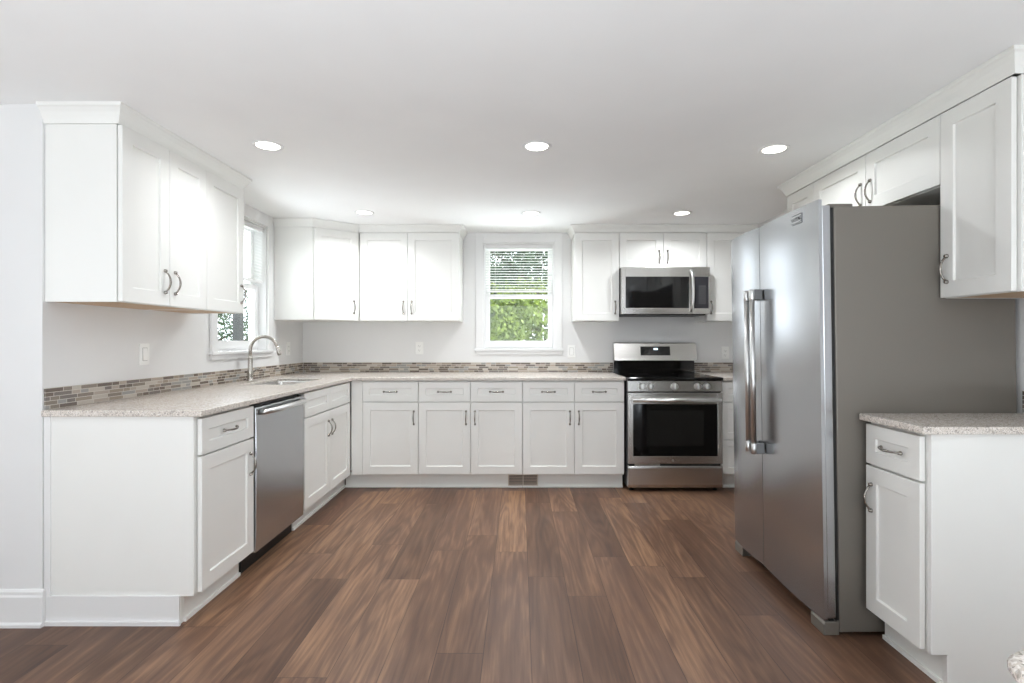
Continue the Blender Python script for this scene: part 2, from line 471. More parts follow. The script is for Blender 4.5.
# crown moulding --------------------------------------------------------
PROF = [(0, 0), (0.005, 0), (0.008, 0.010), (0.013, 0.024), (0.022, 0.042), (0.034, 0.058), (0.040, 0.062), (0.042, 0.066), (0.042, 0.0765), (0, 0.0765)]
def sweep(name, path, prof, z0, mat):
    P = [Vector((p[0], p[1], 0)) for p in path]; n = len(P); vs = []
    for i in range(n):
        def nrm(a, b):
            d = (b - a).normalized(); return Vector((d.y, -d.x, 0))
        if i == 0: o = nrm(P[0], P[1])
        elif i == n-1: o = nrm(P[-2], P[-1])
        else:
            a, b = nrm(P[i-1], P[i]), nrm(P[i], P[i+1]); o = (a + b).normalized(); o = o / max(0.2, o.dot(a))
        for out, h in prof: vs.append(P[i] + o*out + Vector((0, 0, z0 + h)))
    k = len(prof); fs = []
    for i in range(n-1):
        for j in range(k): fs.append((i*k+j, i*k+(j+1) % k, (i+1)*k+(j+1) % k, (i+1)*k+j))
    fs.append(tuple(range(k))); fs.append(tuple((n-1)*k + j for j in range(k)))
    m = MB(); m.add(vs, fs); return tag(m.build(name, mat), kind='structure')
ZK = ZD + 0.0005
ZDB = 2.141                   # door tops on the back wall
PROFB = [(o, h*0.0625/0.0765) for o, h in PROF]
YUE = 3.213; YCS = 4.30; XUE = -0.527; XUR0 = 0.479; YRN = 1.808; YRF = 3.35
sweep('trim_1', [(XL + 0.001, 2.225), (XUL - 0.015, 2.225), (XUL - 0.015, YUE), (XL + 0.001, YUE)], PROF, ZK, M['cab'])
sweep('trim_2', [(XL + 0.001, YCS), (-1.70, YCS), (-1.394, YUB), (XUE, YUB), (XUE, YB - 0.001)], PROFB, ZDB + 0.0005, M['cab'])
sweep('trim_3', [(XUR0, YB - 0.001), (XUR0, YUB), (XR - 0.001, YUB)], PROFB, ZDB + 0.0005, M['cab'])
sweep('trim_4', [(XR - 0.001, YRF), (XUR, YRF), (XUR, YRN), (XR - 0.001, YRN)], PROF, ZK, M['cab'])

# ------------------------------------------------------------------ cabinets
_hm = {}
def handle(parent, x, z, horiz=False):
    """arched pull on a front whose face is local y=0; shared mesh"""
    if 'h' not in _hm:
        m = MB(); L = 0.048
        pts, rad = [], []
        for i in range(15):
            t = -1 + 2*i/14
            pts.append((0, -0.006 - 0.022*(1 - abs(t)**2.2), L*t)); rad.append(0.0030 + 0.0022*(1 - abs(t))**0.8 + 0.0012*abs(t)**6)
        m.tube(pts, rad, 8)
        for s in (-1, 1):
            m.lathe([(0.0085, 0.0), (0.0085, -0.003), (0.006, -0.006), (0.0065, -0.010), (0.003, -0.0125)], (0, 0, s*(L + 0.004)), 'y', 12)
        o = m.build('handle', M['nickel'], parent); _hm['h'] = o
    else:
        o = _hm['h'].copy(); C.objects.link(o); o.parent = parent
    o.location = (x, 0, z); o.rotation_euler = (0, PI/2 if horiz else 0, 0)
    return o
def front_mesh(x0, x1, z0, z1, st, rl, th=0.0195, rec=0.009):
    """five-piece shaker front: face at y=0, thickness th backwards"""
    m = MB(); a, b = x0 + st, x1 - st; c, d = z0 + rl, z1 - rl
    vs = [(x0,0,z0),(x1,0,z0),(x1,0,z1),(x0,0,z1), (a,0,c),(b,0,c),(b,0,d),(a,0,d),
          (a+.002,rec,c+.002),(b-.002,rec,c+.002),(b-.002,rec,d-.002),(a+.002,rec,d-.002), (x0,th,z0),(x1,th,z0),(x1,th,z1),(x0,th,z1)]
    fs = [(0,1,5,4),(1,2,6,5),(2,3,7,6),(3,0,4,7),(4,5,9,8),(5,6,10,9),(6,7,11,10),(7,4,8,11),(8,9,10,11),
          (0,12,13,1),(1,13,14,2),(2,14,15,3),(3,15,12,0),(12,15,14,13)]
    m.add(vs, fs); return m
G = 0.0018
def front(root, kind, x0, x1, z0, z1, hx=None, hz=None, horiz=False):
    st, rl = (0.062, 0.064) if kind == 'door' else (0.055, 0.052)
    o = front_mesh(x0 + G, x1 - G, z0 + G, z1 - G, st, rl).build(kind, M['cab'], root, 0.0012, 1)
    if hx is not None: handle(o, hx, hz, horiz)
    return o
def wall_cab(label, loc, rz, w, z0, z1, doors, depth=None, group=None, name='wall_cabinet', under='cab'):
    """local: x 0..w, door face y=0, body behind; z absolute. doors = [(x0, x1, handle_side)]"""
    r = thing(name, label, 'cabinet', loc, rz, group)
    dz = loc[2]
    b = MB(); b.box(0, w, 0.0235, depth, z0 + 0.006 - dz, z1 - dz)
    b.box(0, w, 0.0235, 0.036, z0 - dz, z0 + 0.006 - dz); b.box(0, 0.014, 0.036, depth, z0 - dz, z0 + 0.006 - dz); b.box(w - 0.014, w, 0.036, depth, z0 - dz, z0 + 0.006 - dz)
    b.build('carcass', M['cab'], r)
    MB().box(0.0145, w - 0.0145, 0.0365, depth, z0 + 0.001 - dz, z0 + 0.0055 - dz).build('underside', M[under], r)
    for x0, x1, side in doors:
        short = (z1 - z0) < 0.5
        hz = (z0 + (0.095 if short else 0.115)) - dz
        hx = (x0 + 0.036) if side == 'l' else (x1 - 0.036)
        front(r, 'door', x0, x1, z0 - dz, z1 - dz, hx, hz)
    return r
def base_cab(label, loc, rz, w, fronts, depth, end=None, toe=(0, 0), group=None, fill=(0, 0), hollow=False):
    """fronts = [(kind, x0, x1, z0, z1, hx, hz, horiz)]; end='near0' or 'nearw' adds a finished end panel to the floor"""
    r = thing('base_cabinet', label, 'cabinet', loc, rz, group)
    x0, x1 = -fill[0], w + fill[1]
    if hollow:
        c = MB(); c.box(x0, x0 + 0.018, 0.0235, depth, ZTOE, ZS - 0.001); c.box(x1 - 0.018, x1, 0.0235, depth, ZTOE, ZS - 0.001)
        c.box(x0 + 0.018, x1 - 0.018, 0.0235, 0.04, ZTOE, ZS - 0.001); c.box(x0 + 0.018, x1 - 0.018, depth - 0.012, depth, ZTOE, ZS - 0.001); c.box(x0 + 0.018, x1 - 0.018, 0.04, depth - 0.012, ZTOE, ZTOE + 0.018)
    else: c = MB().box(x0, x1, 0.0235, depth, ZTOE, ZS - 0.001)
    c.build('carcass', M['cab'], r)
    if fill[0]: MB().box(x0, -0.002, 0.006, 0.02, ZTOE, ZS - 0.001).build('filler_strip', M['cab'], r)
    if fill[1]: MB().box(w + 0.002, x1, 0.006, 0.02, ZTOE, ZS - 0.001).build('filler_strip', M['cab'], r)
    t = MB(); t.box(0 - toe[0], w + toe[1], 0.078, 0.092, 0.0005, ZTOE - 0.0005)
    t.box(0 - toe[0], w + toe[1], 0.068, 0.0778, 0.0005, 0.017)
    t.build('toe_kick', M['cab'], r)
    if end:
        xa, xb = (-0.0185, -0.0005) if end == 'near0' else (w + 0.0005, w + 0.0185)
        p = MB(); p.prism([(0.0235, ZTOE), (0.0235, ZS - 0.001), (depth, ZS - 0.001), (depth, 0.0005), (0.078, 0.0005), (0.078, ZTOE)], xa, xb, 'x')
        e = p.build('end_panel', M['cab'], r, 0.001, 1)
        s = -1 if end == 'near0' else 1
        xo = xa if s < 0 else xb
        if s < 0:
          q = MB(); q.box(xo, xo + s*0.008, 0.080, depth, 0.0005, ZTOE + 0.004); q.box(xo + s*0.008, xo + s*0.018, 0.072, depth, 0.0005, 0.017); q.build('base_strip', M['trim'], e)
        MB().box(xo, xo + s*0.006, depth - 0.026, depth, ZTOE + 0.005, ZS - 0.001).build('scribe_strip', M['trim'], e)
    for k, a, b_, c, d, hx, hz, hor in fronts: front(r, k, a, b_, c, d, hx, hz, hor)
    return r
ZDR0, ZDR1, ZDO0, ZDO1 = 0.712, 0.872, 0.124, 0.707
HZD, HZW = 0.582, 0.792
def dr(a, b): return ('drawer', a, b, ZDR0, ZDR1, (a + b)/2, HZW, True)
def do(a, b, side): return ('door', a, b, ZDO0, ZDO1, (a + 0.036) if side == 'l' else (b - 0.036), HZD, False)

# left run: facing +X, local x runs away from the camera
DL = XFL - XL - 0.002
base_cab('white base cabinet at the near end of the sink counter, beside the dishwasher', (XFL, 2.2445, 0), PI/2, 0.4405,
         [dr(0.0, 0.4405), do(0.0, 0.4405, 'r')], DL, 'near0', toe=(0, 0))
base_cab('white double door sink cabinet with two false drawer fronts under the faucet', (XFL, 3.318, 0), PI/2, 0.887,
         [('drawer', 0, 0.4435, ZDR0, ZDR1, None, None, False), ('drawer', 0.4435, 0.887, ZDR0, ZDR1, None, None, False), do(0, 0.4435, 'r'), do(0.4435, 0.887, 'l')],
         DL, toe=(0, 0.105), hollow=True, fill=(0, 0.026))
# back run
DBK = YB - YFB - 0.002
base_cab('white single door base cabinet in the corner right of the sink cabinet', (-1.272, YFB, 0), 0, 0.452, [dr(0, 0.452), do(0, 0.452, 'r')], DBK, toe=(0.158, 0), fill=(0.09, 0))
base_cab('white two door base cabinet with two drawers, left one below the back window', (-0.819, YFB, 0), 0, 0.840,
         [dr(0, 0.421), dr(0.421, 0.840), do(0, 0.421, 'r'), do(0.421, 0.840, 'l')], DBK)
base_cab('white two door base cabinet with two drawers directly left of the range', (0.0225, YFB, 0), 0, 0.8215,
         [dr(0, 0.418), dr(0.418, 0.8215), do(0, 0.418, 'r'), do(0.418, 0.8215, 'l')], DBK)
base_cab('white cabinet with a stack of drawers between range and refrigerator', (1.628, YFB, 0), 0, 0.415,
         [('drawer', 0, 0.415, ZDR0, ZDR1, 0.2075, HZW, True), ('drawer', 0, 0.415, 0.407, 0.707, 0.2075, 0.557, True), ('drawer', 0, 0.415, ZDO0, 0.402, 0.2075, 0.263, True)], DBK)
# right run: facing -X, local x runs towards the camera
DR = XR - XFR - 0.002
base_cab('narrow white base cabinet with one drawer and door, in front of the refrigerator', (XFR, 2.118, 0), -PI/2, 0.29,
         [dr(0, 0.288), do(0, 0.288, 'l')], DR, 'nearw')

# wall cabinets
DU = XUL - XL - 0.002; ZUL = 1.371
wall_cab('white two door wall cabinet at the near left, end panel facing the room', (XUL, 2.226, ZUL), PI/2, 0.6035, ZUL, ZD, [(0, 0.304, 'r'), (0.304, 0.6035, 'l')], DU, under='tan')
wall_cab('white single door wall cabinet beside the sink window', (XUL, 2.831, ZUL), PI/2, 0.381, ZUL, ZD, [(0, 0.381, 'r')], DU, under='tan')
# diagonal corner cabinet
cc = thing('corner_cabinet', 'white diagonal wall cabinet in the far left corner', 'cabinet', (-1.70, YCS, ZU))
poly = [(XL + 0.002 + 1.70, 0.0), (0.0, 0.0), (0.012, 0.010), (0.294, 0.232), (0.304, 0.245), (0.304, YB - 0.002 - YCS), (XL + 0.002 + 1.70, YB - 0.002 - YCS)]
ang = math.atan2(YUB - YCS, -1.394 + 1.70)
nx, ny = math.sin(ang), -math.cos(ang)      # outward normal of the diagonal
off = 0.0205
poly = [(XL + 0.002 + 1.70, 0.001), (-0.002, 0.001), (-0.002 - nx*0.0, 0.012), (0.302, 0.012 + 0.304*math.tan(ang)), (0.302, YB - 0.002 - YCS), (XL + 0.002 + 1.70, YB - 0.002 - YCS)]
MB().prism(poly, 0.0, ZDB - ZU, 'z').build('carcass', M['cab'], cc)
dlen = math.hypot(-1.394 + 1.70, YUB - YCS)
dd = front_mesh(0.010, dlen - 0.010, G, ZDB - ZU - G, 0.062, 0.064).build('door', M['cab'], cc, 0.0012, 1)
dd.location = (nx*0.008, ny*0.008, 0); dd.rotation_euler = (0, 0, ang)
handle(dd, dlen - 0.048, 0.115)
DBU = YB - YUB - 0.002
wall_cab('white two door wall cabinet left of the back window', (-1.390, YUB, ZU), 0, 0.863, ZU, ZDB, [(0, 0.416, 'r'), (0.416, 0.863, 'l')], DBU)
wall_cab('white single door wall cabinet between back window and microwave', (XUR0, YUB, ZU), 0, 0.3845, ZU, ZDB, [(0, 0.3845, 'r')], DBU)
wall_cab('short white two door wall cabinet above the microwave', (0.865, YUB, 1.836), 0, 0.757, 1.836, ZDB, [(0, 0.380, 'r'), (0.380, 0.757, 'l')], DBU)
wall_cab('white wall cabinet right of the microwave, partly behind the refrigerator', (1.6235, YUB, ZU), 0, XR - 0.003 - 1.6235, ZU, ZDB, [(0, XR - 0.003 - 1.6235, 'l')], DBU)
DUR = XR - XUR - 0.002
wall_cab('narrow white wall cabinet beyond the refrigerator on the right wall', (XUR, YRF, ZU), -PI/2, 0.298, ZU, ZD, [(0, 0.298, 'l')], DUR)
wall_cab('short white two door wall cabinet above the refrigerator', (XUR, 3.0515, 1.840), -PI/2, 0.920, 1.840, ZD, [(0, 0.463, 'r'), (0.463, 0.920, 'l')], DUR)
wall_cab('tall white wall cabinet at the near right over the short counter', (XUR, 2.131, ZU), -PI/2, 0.322, ZU, ZD, [(0, 0.312, 'l')], DUR, under='tan')

# ------------------------------------------------------------------ countertops
SK = (-1.875, -1.525, 3.50, 4.06)     # sink cut-out x0 x1 y0 y1
def counter_L():
    r = MB()
    xs = [XL + 0.002, SK[0], SK[1], XFL + 0.022, 0.852]; ys = [2.205, SK[2], SK[3], YFB - 0.022, YB - 0.002]
    cell = {}
    for i in range(4):
        for j in range(4):
            inside = (i < 3) or (j == 3)
            if i == 1 and j == 1: inside = False
            cell[i, j] = inside
    bm = {}
    vs, fs = [], []
    def V(i, j, k):
        if (i, j, k) not in bm: bm[i, j, k] = len(vs); vs.append((xs[i], ys[j], (ZS, ZT)[k]))
        return bm[i, j, k]
    for (i, j), ok in cell.items():
        if not ok: continue
        fs.append((V(i,j,1), V(i+1,j,1), V(i+1,j+1,1), V(i,j+1,1))); fs.append((V(i,j,0), V(i,j+1,0), V(i+1,j+1,0), V(i+1,j,0)))
        for di, dj, a, b in ((-1,0,(i,j+1),(i,j)), (1,0,(i+1,j),(i+1,j+1)), (0,-1,(i,j),(i+1,j)), (0,1,(i+1,j+1),(i,j+1))):
            if not cell.get((i+di, j+dj), False): fs.append((V(*a,0), V(*b,0), V(*b,1), V(*a,1)))
    r.add(vs, fs); return r
tag(counter_L().build('countertop', M['granite'], None, 0.004, 2, rebase=True), 'long L shaped speckled granite countertop around the sink and along the back wall', 'countertop')
tag(MB().box(1.6245, XR - 0.002, YFB - 0.022, YB - 0.002, ZS, ZT).build('countertop', M['granite'], None, 0.004, 2, rebase=True), 'small piece of granite countertop between range and refrigerator', 'countertop')
tag(MB().box(XFR - 0.022, XR - 0.002, 1.787, 2.127, ZS, ZT).build('countertop', M['granite'], None, 0.004, 2, rebase=True), 'short granite countertop at the right, in front of the refrigerator side', 'countertop')

def splash(label, loc, rz, L):
    o = MB().box(0, L, 0, 0.008, 0, 0.09).build('tile_backsplash', M['tile'])
    o.location = loc; o.rotation_euler = (0, 0, rz)
    return tag(o, label, 'backsplash')
splash('strip of brown and grey mosaic tile along the wall behind the sink', (XL + 0.0085, 2.222, ZT + 0.0005), PI/2, YB - 0.012 - 2.222)
splash('strip of brown and grey mosaic tile along the back wall, under the window', (XL + 0.010, YB - 0.0085, ZT + 0.0005), 0, 0.868 - XL - 0.010)
splash('small strip of mosaic tile right of the range', (1.617, YB - 0.0085, ZT + 0.0005), 0, XR - 0.002 - 1.617)
splash('strip of mosaic tile on the right wall over the short counter', (XR - 0.0085, 2.127, ZT + 0.0005), -PI/2, 0.34)

# ------------------------------------------------------------------ sink and faucet
sk = thing('kitchen_sink', 'undermount stainless steel sink set into the counter below the left window', 'sink', ((SK[0]+SK[1])/2, (SK[2]+SK[3])/2, ZS - 0.19))
hx_, hy_ = (SK[1]-SK[0])/2 - 0.002, (SK[3]-SK[2])/2 - 0.002
b = MB()
rings = [(0.0, 0.1895), (0.0, 0.20), (-0.004, 0.20), (-0.006, 0.185), (-0.016, 0.03), (-0.05, 0.012), (-0.14, 0.008)]
vs = []
def rrect(hx, hy, r, z, n=5):
    out = []
    for cx, cy, a0 in ((hx-r, hy-r, 0), (-hx+r, hy-r, PI/2), (-hx+r, -hy+r, PI), (hx-r, -hy+r, 1.5*PI)):
        for k in range(n+1):
            a = a0 + PI/2*k/n; out.append((cx + r*math.cos(a), cy + r*math.sin(a), z))
    return out
R = [rrect(hx_ + i, hy_ + i, max(0.012, 0.035 + i*0.1), z) for i, z in rings]
n = len(R[0])
for ring in R: vs += ring
fs = [(i*n+k, i*n+(k+1) % n, (i+1)*n+(k+1) % n, (i+1)*n+k) for i in range(len(R)-1) for k in range(n)]
fs.append(tuple((len(R)-1)*n + k for k in range(n)))
b.add(vs, fs, True); b.build('basin', M['steel'], sk)
MB().lathe([(0.045, 0.0085), (0.045, 0.011), (0.03, 0.011), (0.028, 0.0095)], n=20).build('drain', M['bar'], sk)
fc = thing('faucet', 'brushed nickel gooseneck faucet behind the sink', 'faucet', (-1.948, 3.784, ZT + 0.0005))
MB().lathe([(0.026, 0), (0.026, 0.006), (0.020, 0.010), (0.018, 0.03), (0.021, 0.05), (0.021, 0.07), (0.017, 0.085), (0.0165, 0.16), (0.013, 0.185)], n=20).build('body', M['chrome'], fc)
pts = [(0, 0, 0.18), (0, 0, 0.225)]
for k in range(1, 13):
    a = PI*k/12*0.93; pts.append((0.098 - 0.098*math.cos(a), 0, 0.225 + 0.098*math.sin(a)))
MB().tube(pts, 0.0115, 12).build('spout', M['chrome'], fc)
e = Vector(pts[-1]); d = (e - Vector(pts[-2])).normalized()
MB().tube([e - d*0.005, e + d*0.01, e + d*0.055, e + d*0.06], [0.0125, 0.0135, 0.0155, 0.012], 14).build('spray_head', M['chrome'], fc)
lv = MB(); lv.tube([(0, 0.018, 0.06), (0, 0.036, 0.062)], 0.012, 12); lv.tube([(0, 0.032, 0.065), (0.03, 0.04, 0.085), (0.055, 0.045, 0.098)], [0.006, 0.005, 0.0045], 8)
lv.build('lever', M['chrome'], fc)

# ------------------------------------------------------------------ dishwasher
dw = thing('dishwasher', 'stainless steel dishwasher in the left run below the counter', 'dishwasher', (XFL, 2.699, 0), PI/2)
W = 0.606
MB().box(0.004, W - 0.004, 0.03, 0.60, 0.10, 0.868).build('tub', M['black'], dw)
MB().prism([(0.0, 0.108), (-0.003, 0.20), (-0.003, 0.74), (0.0, 0.858), (0.028, 0.858), (0.028, 0.108)], 0.006, W - 0.004, 'x').build('door', M['steelv'], dw, 0.004)
h = MB(); pp = [(0.05, -0.002, 0.830), (0.055, -0.03, 0.832), (0.10, -0.042, 0.833), (W/2, -0.047, 0.834), (W - 0.10, -0.042, 0.833), (W - 0.055, -0.03, 0.832), (W - 0.05, -0.002, 0.830)]
prof = []
h.tube(pp, 0.015, 12); h.build('handle', M['bar'], dw)
MB().box(0.004, W - 0.004, 0.075, 0.09, 0.002, 0.10).build('kick_plate', M['black'], dw)

# ------------------------------------------------------------------ range
rg = thing('range', 'freestanding stainless steel electric range with black glass cooktop', 'range', (0.860, 4.165, 0))
W = 0.757
MB().box(0, W, 0.05, 0.685, 0.035, 0.885).build('body', M['darkgrey'], rg)
ct = MB().box(-0.003, W + 0.003, 0.0, 0.655, 0.886, 0.911).build('cooktop', M['blackglass'], rg, 0.004)
for x, y, r_ in ((0.19, 0.17, 0.10), (0.57, 0.17, 0.115), (0.19, 0.46, 0.08), (0.57, 0.46, 0.08)):
    b = MB(); n = 36
    vs = [(x + rr*math.cos(2*PI*k/n), y + rr*math.sin(2*PI*k/n), 0.9113) for rr in (r_, r_ - 0.003) for k in range(n)]
    b.add(vs, [(k, (k+1) % n, n + (k+1) % n, n + k) for k in range(n)]); b.build('burner_ring', M['greyglass'], ct)
cp = MB().prism([(0.02, 0.795), (0.004, 0.80), (0.012, 0.884), (0.06, 0.884), (0.06, 0.795)], 0.001, W - 0.001, 'x').build('control_panel', M['steel'], rg, 0.002)
for kx in (0.112, 0.182, 0.373, 0.557, 0.628):
    k_ = MB(); k_.lathe([(0.028, 0.004), (0.028, -0.006), (0.024, -0.010), (0.0225, -0.030), (0.019, -0.034)], (kx, 0.006, 0.84), 'y', 20)
    k_.box(kx - 0.004, kx + 0.004, -0.042, -0.026, 0.820, 0.860)
    k_.build('knob', M['bar'], rg)
rd = MB(); gx0, gx1, gz0, gz1 = 0.042, W - 0.042, 0.285, 0.70
rd.box(0.002, gx0, 0.0, 0.048, 0.225, 0.789); rd.box(gx1, W - 0.002, 0.0, 0.048, 0.225, 0.789)
rd.box(gx0, gx1, 0.0, 0.048, 0.225, gz0); rd.box(gx0, gx1, 0.0, 0.048, gz1, 0.789)
od = rd.build('oven_door', M['steel'], rg, 0.002)
MB().box(gx0 + 0.0005, gx1 - 0.0005, 0.003, 0.045, gz0 + 0.0005, gz1 - 0.0005).build('window', M['blackglass'], od)
MB().box(gx0 + 0.11, gx1 - 0.11, 0.0024, 0.0029, gz0 + 0.08, gz1 - 0.05).build('inner_window', plain('oven_inner', (26, 26, 25), 0.1), od)
hb = MB(); hb.tube([(0.03, -0.045, 0.735), (W - 0.03, -0.045, 0.735)], 0.016, 16)
for x in (0.05, W - 0.05): hb.box(x - 0.012, x + 0.012, -0.045, 0.002, 0.727, 0.745)
hb.build('handle', M['bar'], od)
MB().lathe([(0.008, 0.0), (0.008, -0.0015)], (W/2 - 0.02, 0, 0.252), 'y', 18).build('badge', M['bar'], od)
MB().box(0.06, 0.26, 0.012, 0.03, 0.211, 0.219).build('door_latch_strip', M['bar'], rg)
MB().prism([(0.0, 0.035), (-0.004, 0.06), (-0.004, 0.19), (0.0, 0.207), (0.049, 0.207), (0.049, 0.035)], 0.002, W - 0.002, 'x').build('storage_drawer', M['steel'], rg, 0.003)
for x in (0.04, W - 0.04):
    for y in (0.07, 0.62):
        MB().lathe([(0.018, 0.0005), (0.018, 0.01), (0.008, 0.012), (0.008, 0.036)], (x, y, 0), n=12).build('foot', M['black'], rg)
MB().box(0.01, W - 0.01, 0.657, 0.688, 0.886, 1.03).build('backguard_base', M['blackglass'], rg)
bg = MB().prism([(0.600, 1.022), (0.606, 1.045), (0.636, 1.178), (0.646, 1.186), (0.690, 1.186), (0.690, 1.022)], 0.0, W, 'x').build('backguard', M['steel'], rg, 0.003)
sl = math.atan2(0.03, 0.133)
dp = MB().box(-0.135, 0.135, -0.0015, 0.002, -0.045, 0.038).build('display', M['blackglass'], bg); dp.location = (W/2, 0.6215, 1.114); dp.rotation_euler = (-sl, 0, 0)
MB().box(-0.014, 0.022, -0.0022, -0.0016, 0.006, 0.022).build('clock', M['led'], dp)
kp = MB()
for i in range(5):
    for j in range(3):
        if i in (2,): continue
        kp.box(-0.115 + i*0.052, -0.095 + i*0.052, -0.002, -0.0016, -0.03 + j*0.02, -0.027 + j*0.02)
kp.build('key_marks', M['greyglass'], dp)['kind'] = 'stuff'

# ------------------------------------------------------------------ microwave
mw = thing('microwave', 'stainless steel over the range microwave with black window', 'microwave', (0.867, 4.455, 1.424))
W, H = 0.752, 0.407
MB().box(0, W, 0.045, 0.41, 0.012, H).build('case', M['darkgrey'], mw)
wx0, wx1, wz0, wz1 = 0.034, 0.575, 0.058, 0.325
fr = MB(); xe = W
fr.box(0, wx0, 0, 0.042, 0.008, H); fr.box(wx1, 0.60, 0, 0.042, 0.008, H); fr.box(wx0, wx1, 0, 0.042, 0.008, wz0); fr.box(wx0, wx1, 0, 0.042, wz1, H)
dr_ = fr.build('door', M['steel'], mw, 0.0015)
MB().box(wx0 + 0.0005, wx1 - 0.0005, 0.002, 0.038, wz0 + 0.0005, wz1 - 0.0005).build('window', M['blackglass'], dr_)
hd = MB(); pts = []; rad = []
for i in range(13):
    t = -1 + 2*i/12; pts.append((0.588 + 0.006*(1 - t*t), -0.012 - 0.034*(1 - t**4), 0.205 + t*0.172)); rad.append(0.0125)
hd.tube(pts, rad, 12)
for s in (-1, 1): hd.lathe([(0.012, 0.004), (0.012, -0.016)], (0.588, 0, 0.205 + s*0.172), 'y', 12)
hd.build('handle', M['bar'], dr_)
pf = MB(); px0, px1 = 0.617, W - 0.012
pf.box(0.6015, px0, 0, 0.042, 0.008, H); pf.box(px1, W, 0, 0.042, 0.008, H); pf.box(px0, px1, 0, 0.042, 0.008, wz0 - 0.002); pf.box(px0, px1, 0, 0.042, wz1, H)
pn = pf.build('control_panel', M['steel'], mw, 0.0015)
MB().box(px0 + 0.0005, px1 - 0.0005, 0.002, 0.038, wz0 - 0.0015, wz1 - 0.0005).build('keypad', M['greyglass'], pn)
km = MB()
for j in range(8):
    for i in range(3):
        km.box(0.660 + i*0.022, 0.668 + i*0.022, 0.001, 0.0019, 0.098 + j*0.0205, 0.102 + j*0.0205)
km.build('key_print', M['key'], pn)
MB().box(0.02, W - 0.02, 0.06, 0.40, 0.0, 0.0115).build('vent_grille', M['black'], mw)

# ------------------------------------------------------------------ refrigerator (faces -X)
fg = thing('refrigerator', 'large stainless steel side by side refrigerator on the right', 'refrigerator', (1.238, 3.022, 0.001), -PI/2)
fg.rotation_euler = (0.0145, 0, -PI/2)     # it leans a touch into the room
# local: x 0 (far) .. 0.896 (near), y 0 face .. 0.81 back
FW = 0.886
MB().box(0.0, FW, 0.068, 0.806, 0.012, 1.752).build('cabinet', M['fside'], fg, 0.004)
MB().box(0.004, FW - 0.004, 0.056, 0.0675, 0.06, 1.748).build('gasket', M['black'], fg)
def fdoor(x0, x1):
    n = 14; vs = []; ztop, zbot = 1.781, 0.062
    def face(t):       # bulge in plan
        return 0.010*(2*t - 1)**2 - 0.004
    prof = []
    for i in range(n+1):
        t = i/n; prof.append((x0 + (x1 - x0)*t, face(t)))
    k = len(prof)
    vs = [(p[0], p[1], zbot) for p in prof] + [(p[0], p[1], ztop) for p in prof] + [(p[0], 0.020, zbot) for p in prof] + [(p[0], 0.020, ztop) for p in prof]
    m = MB()
    m.add(vs, [(i, i+1, k+i+1, k+i) for i in range(k-1)], True)
    m.add(vs, [(2*k+i+1, 2*k+i, 3*k+i, 3*k+i+1) for i in range(k-1)] + [(k+i, k+i+1, 3*k+i+1, 3*k+i) for i in range(k-1)] + [(i+1, i, 2*k+i, 2*k+i+1) for i in range(k-1)]
          + [(0, k, 3*k, 2*k), (k-1, 2*k+k-1, 3*k+k-1, k+k-1)])
    o = m.build('door', M['steelv'], fg)
    MB().box(x0 + 0.001, x1 - 0.001, 0.0205, 0.055, 0.068, 1.757).build('door_edge', M['steelv'], o, 0.003)
    return o
d1 = fdoor(0.002, 0.3545); d2 = fdoor(0.3585, FW - 0.001)
def bar_handle(door, x):
    m = MB(); zt, zb = 1.462, 0.636
    m.tube([(x, -0.050, zb), (x, -0.050, zt)], 0.0125, 16)
    o = m.build('handle', M['bar'], door)
    for z in (zb, zt - 0.052):
        q = MB(); q.box(x - 0.0115, x + 0.0115, -0.050, -0.001, z, z + 0.052)
        q.build('mount', M['mount'], o, 0.002)
        MB().lathe([(0.0128, z), (0.0142, z + 0.002), (0.0142, z + 0.05), (0.0128, z + 0.052)], (x, -0.050, 0), n=16).build('collar', M['bar'], o)
    return o
bar_handle(d1, 0.325); bar_handle(d2, 0.388)
# maker's plate on the near door, near its top outer corner
lg = MB(); lg.box(0.678, 0.775, -0.0025, 0.0035, 1.712, 1.755)
lo = lg.build('badge', M['steelv'], d2, 0.001)
bf = MB()
for a0, a1, c0, c1 in ((0.678, 0.775, 1.7525, 1.755), (0.678, 0.775, 1.712, 1.7145), (0.678, 0.6805, 1.7145, 1.7525), (0.7725, 0.775, 1.7145, 1.7525)): bf.box(a0, a1, -0.0032, -0.0026, c0, c1)
bf.build('border', M['black'], lo)
def text_mesh(s, size, mat, parent, name, depth=0.0006):
    cu = bpy.data.curves.new(name, 'FONT'); cu.body = s; cu.size = size; cu.extrude = depth; cu.align_x = 'CENTER'; cu.align_y = 'CENTER'
    t = bpy.data.objects.new(name, cu); C.objects.link(t)
    dg = bpy.context.evaluated_depsgraph_get(); me = bpy.data.meshes.new_from_object(t.evaluated_get(dg)); me.name = name
    me.materials.clear(); me.materials.append(mat)
    bpy.data.objects.remove(t); bpy.data.curves.remove(cu)
    o = bpy.data.objects.new(name, me); C.objects.link(o); o.parent = parent
    return o
tx = text_mesh('MAYTAG', 0.023, M['black'], lo, 'lettering'); tx.location = (0.7265, -0.0028, 1.735); tx.rotation_euler = (PI/2, 0, 0)
ar = MB(); ar.tube([(0.682 + 0.089*i/10, -0.0025, 1.722 - 0.004*math.sin(PI*i/10)) for i in range(11)], 0.0012, 6); ar.build('swoosh', M['black'], lo)
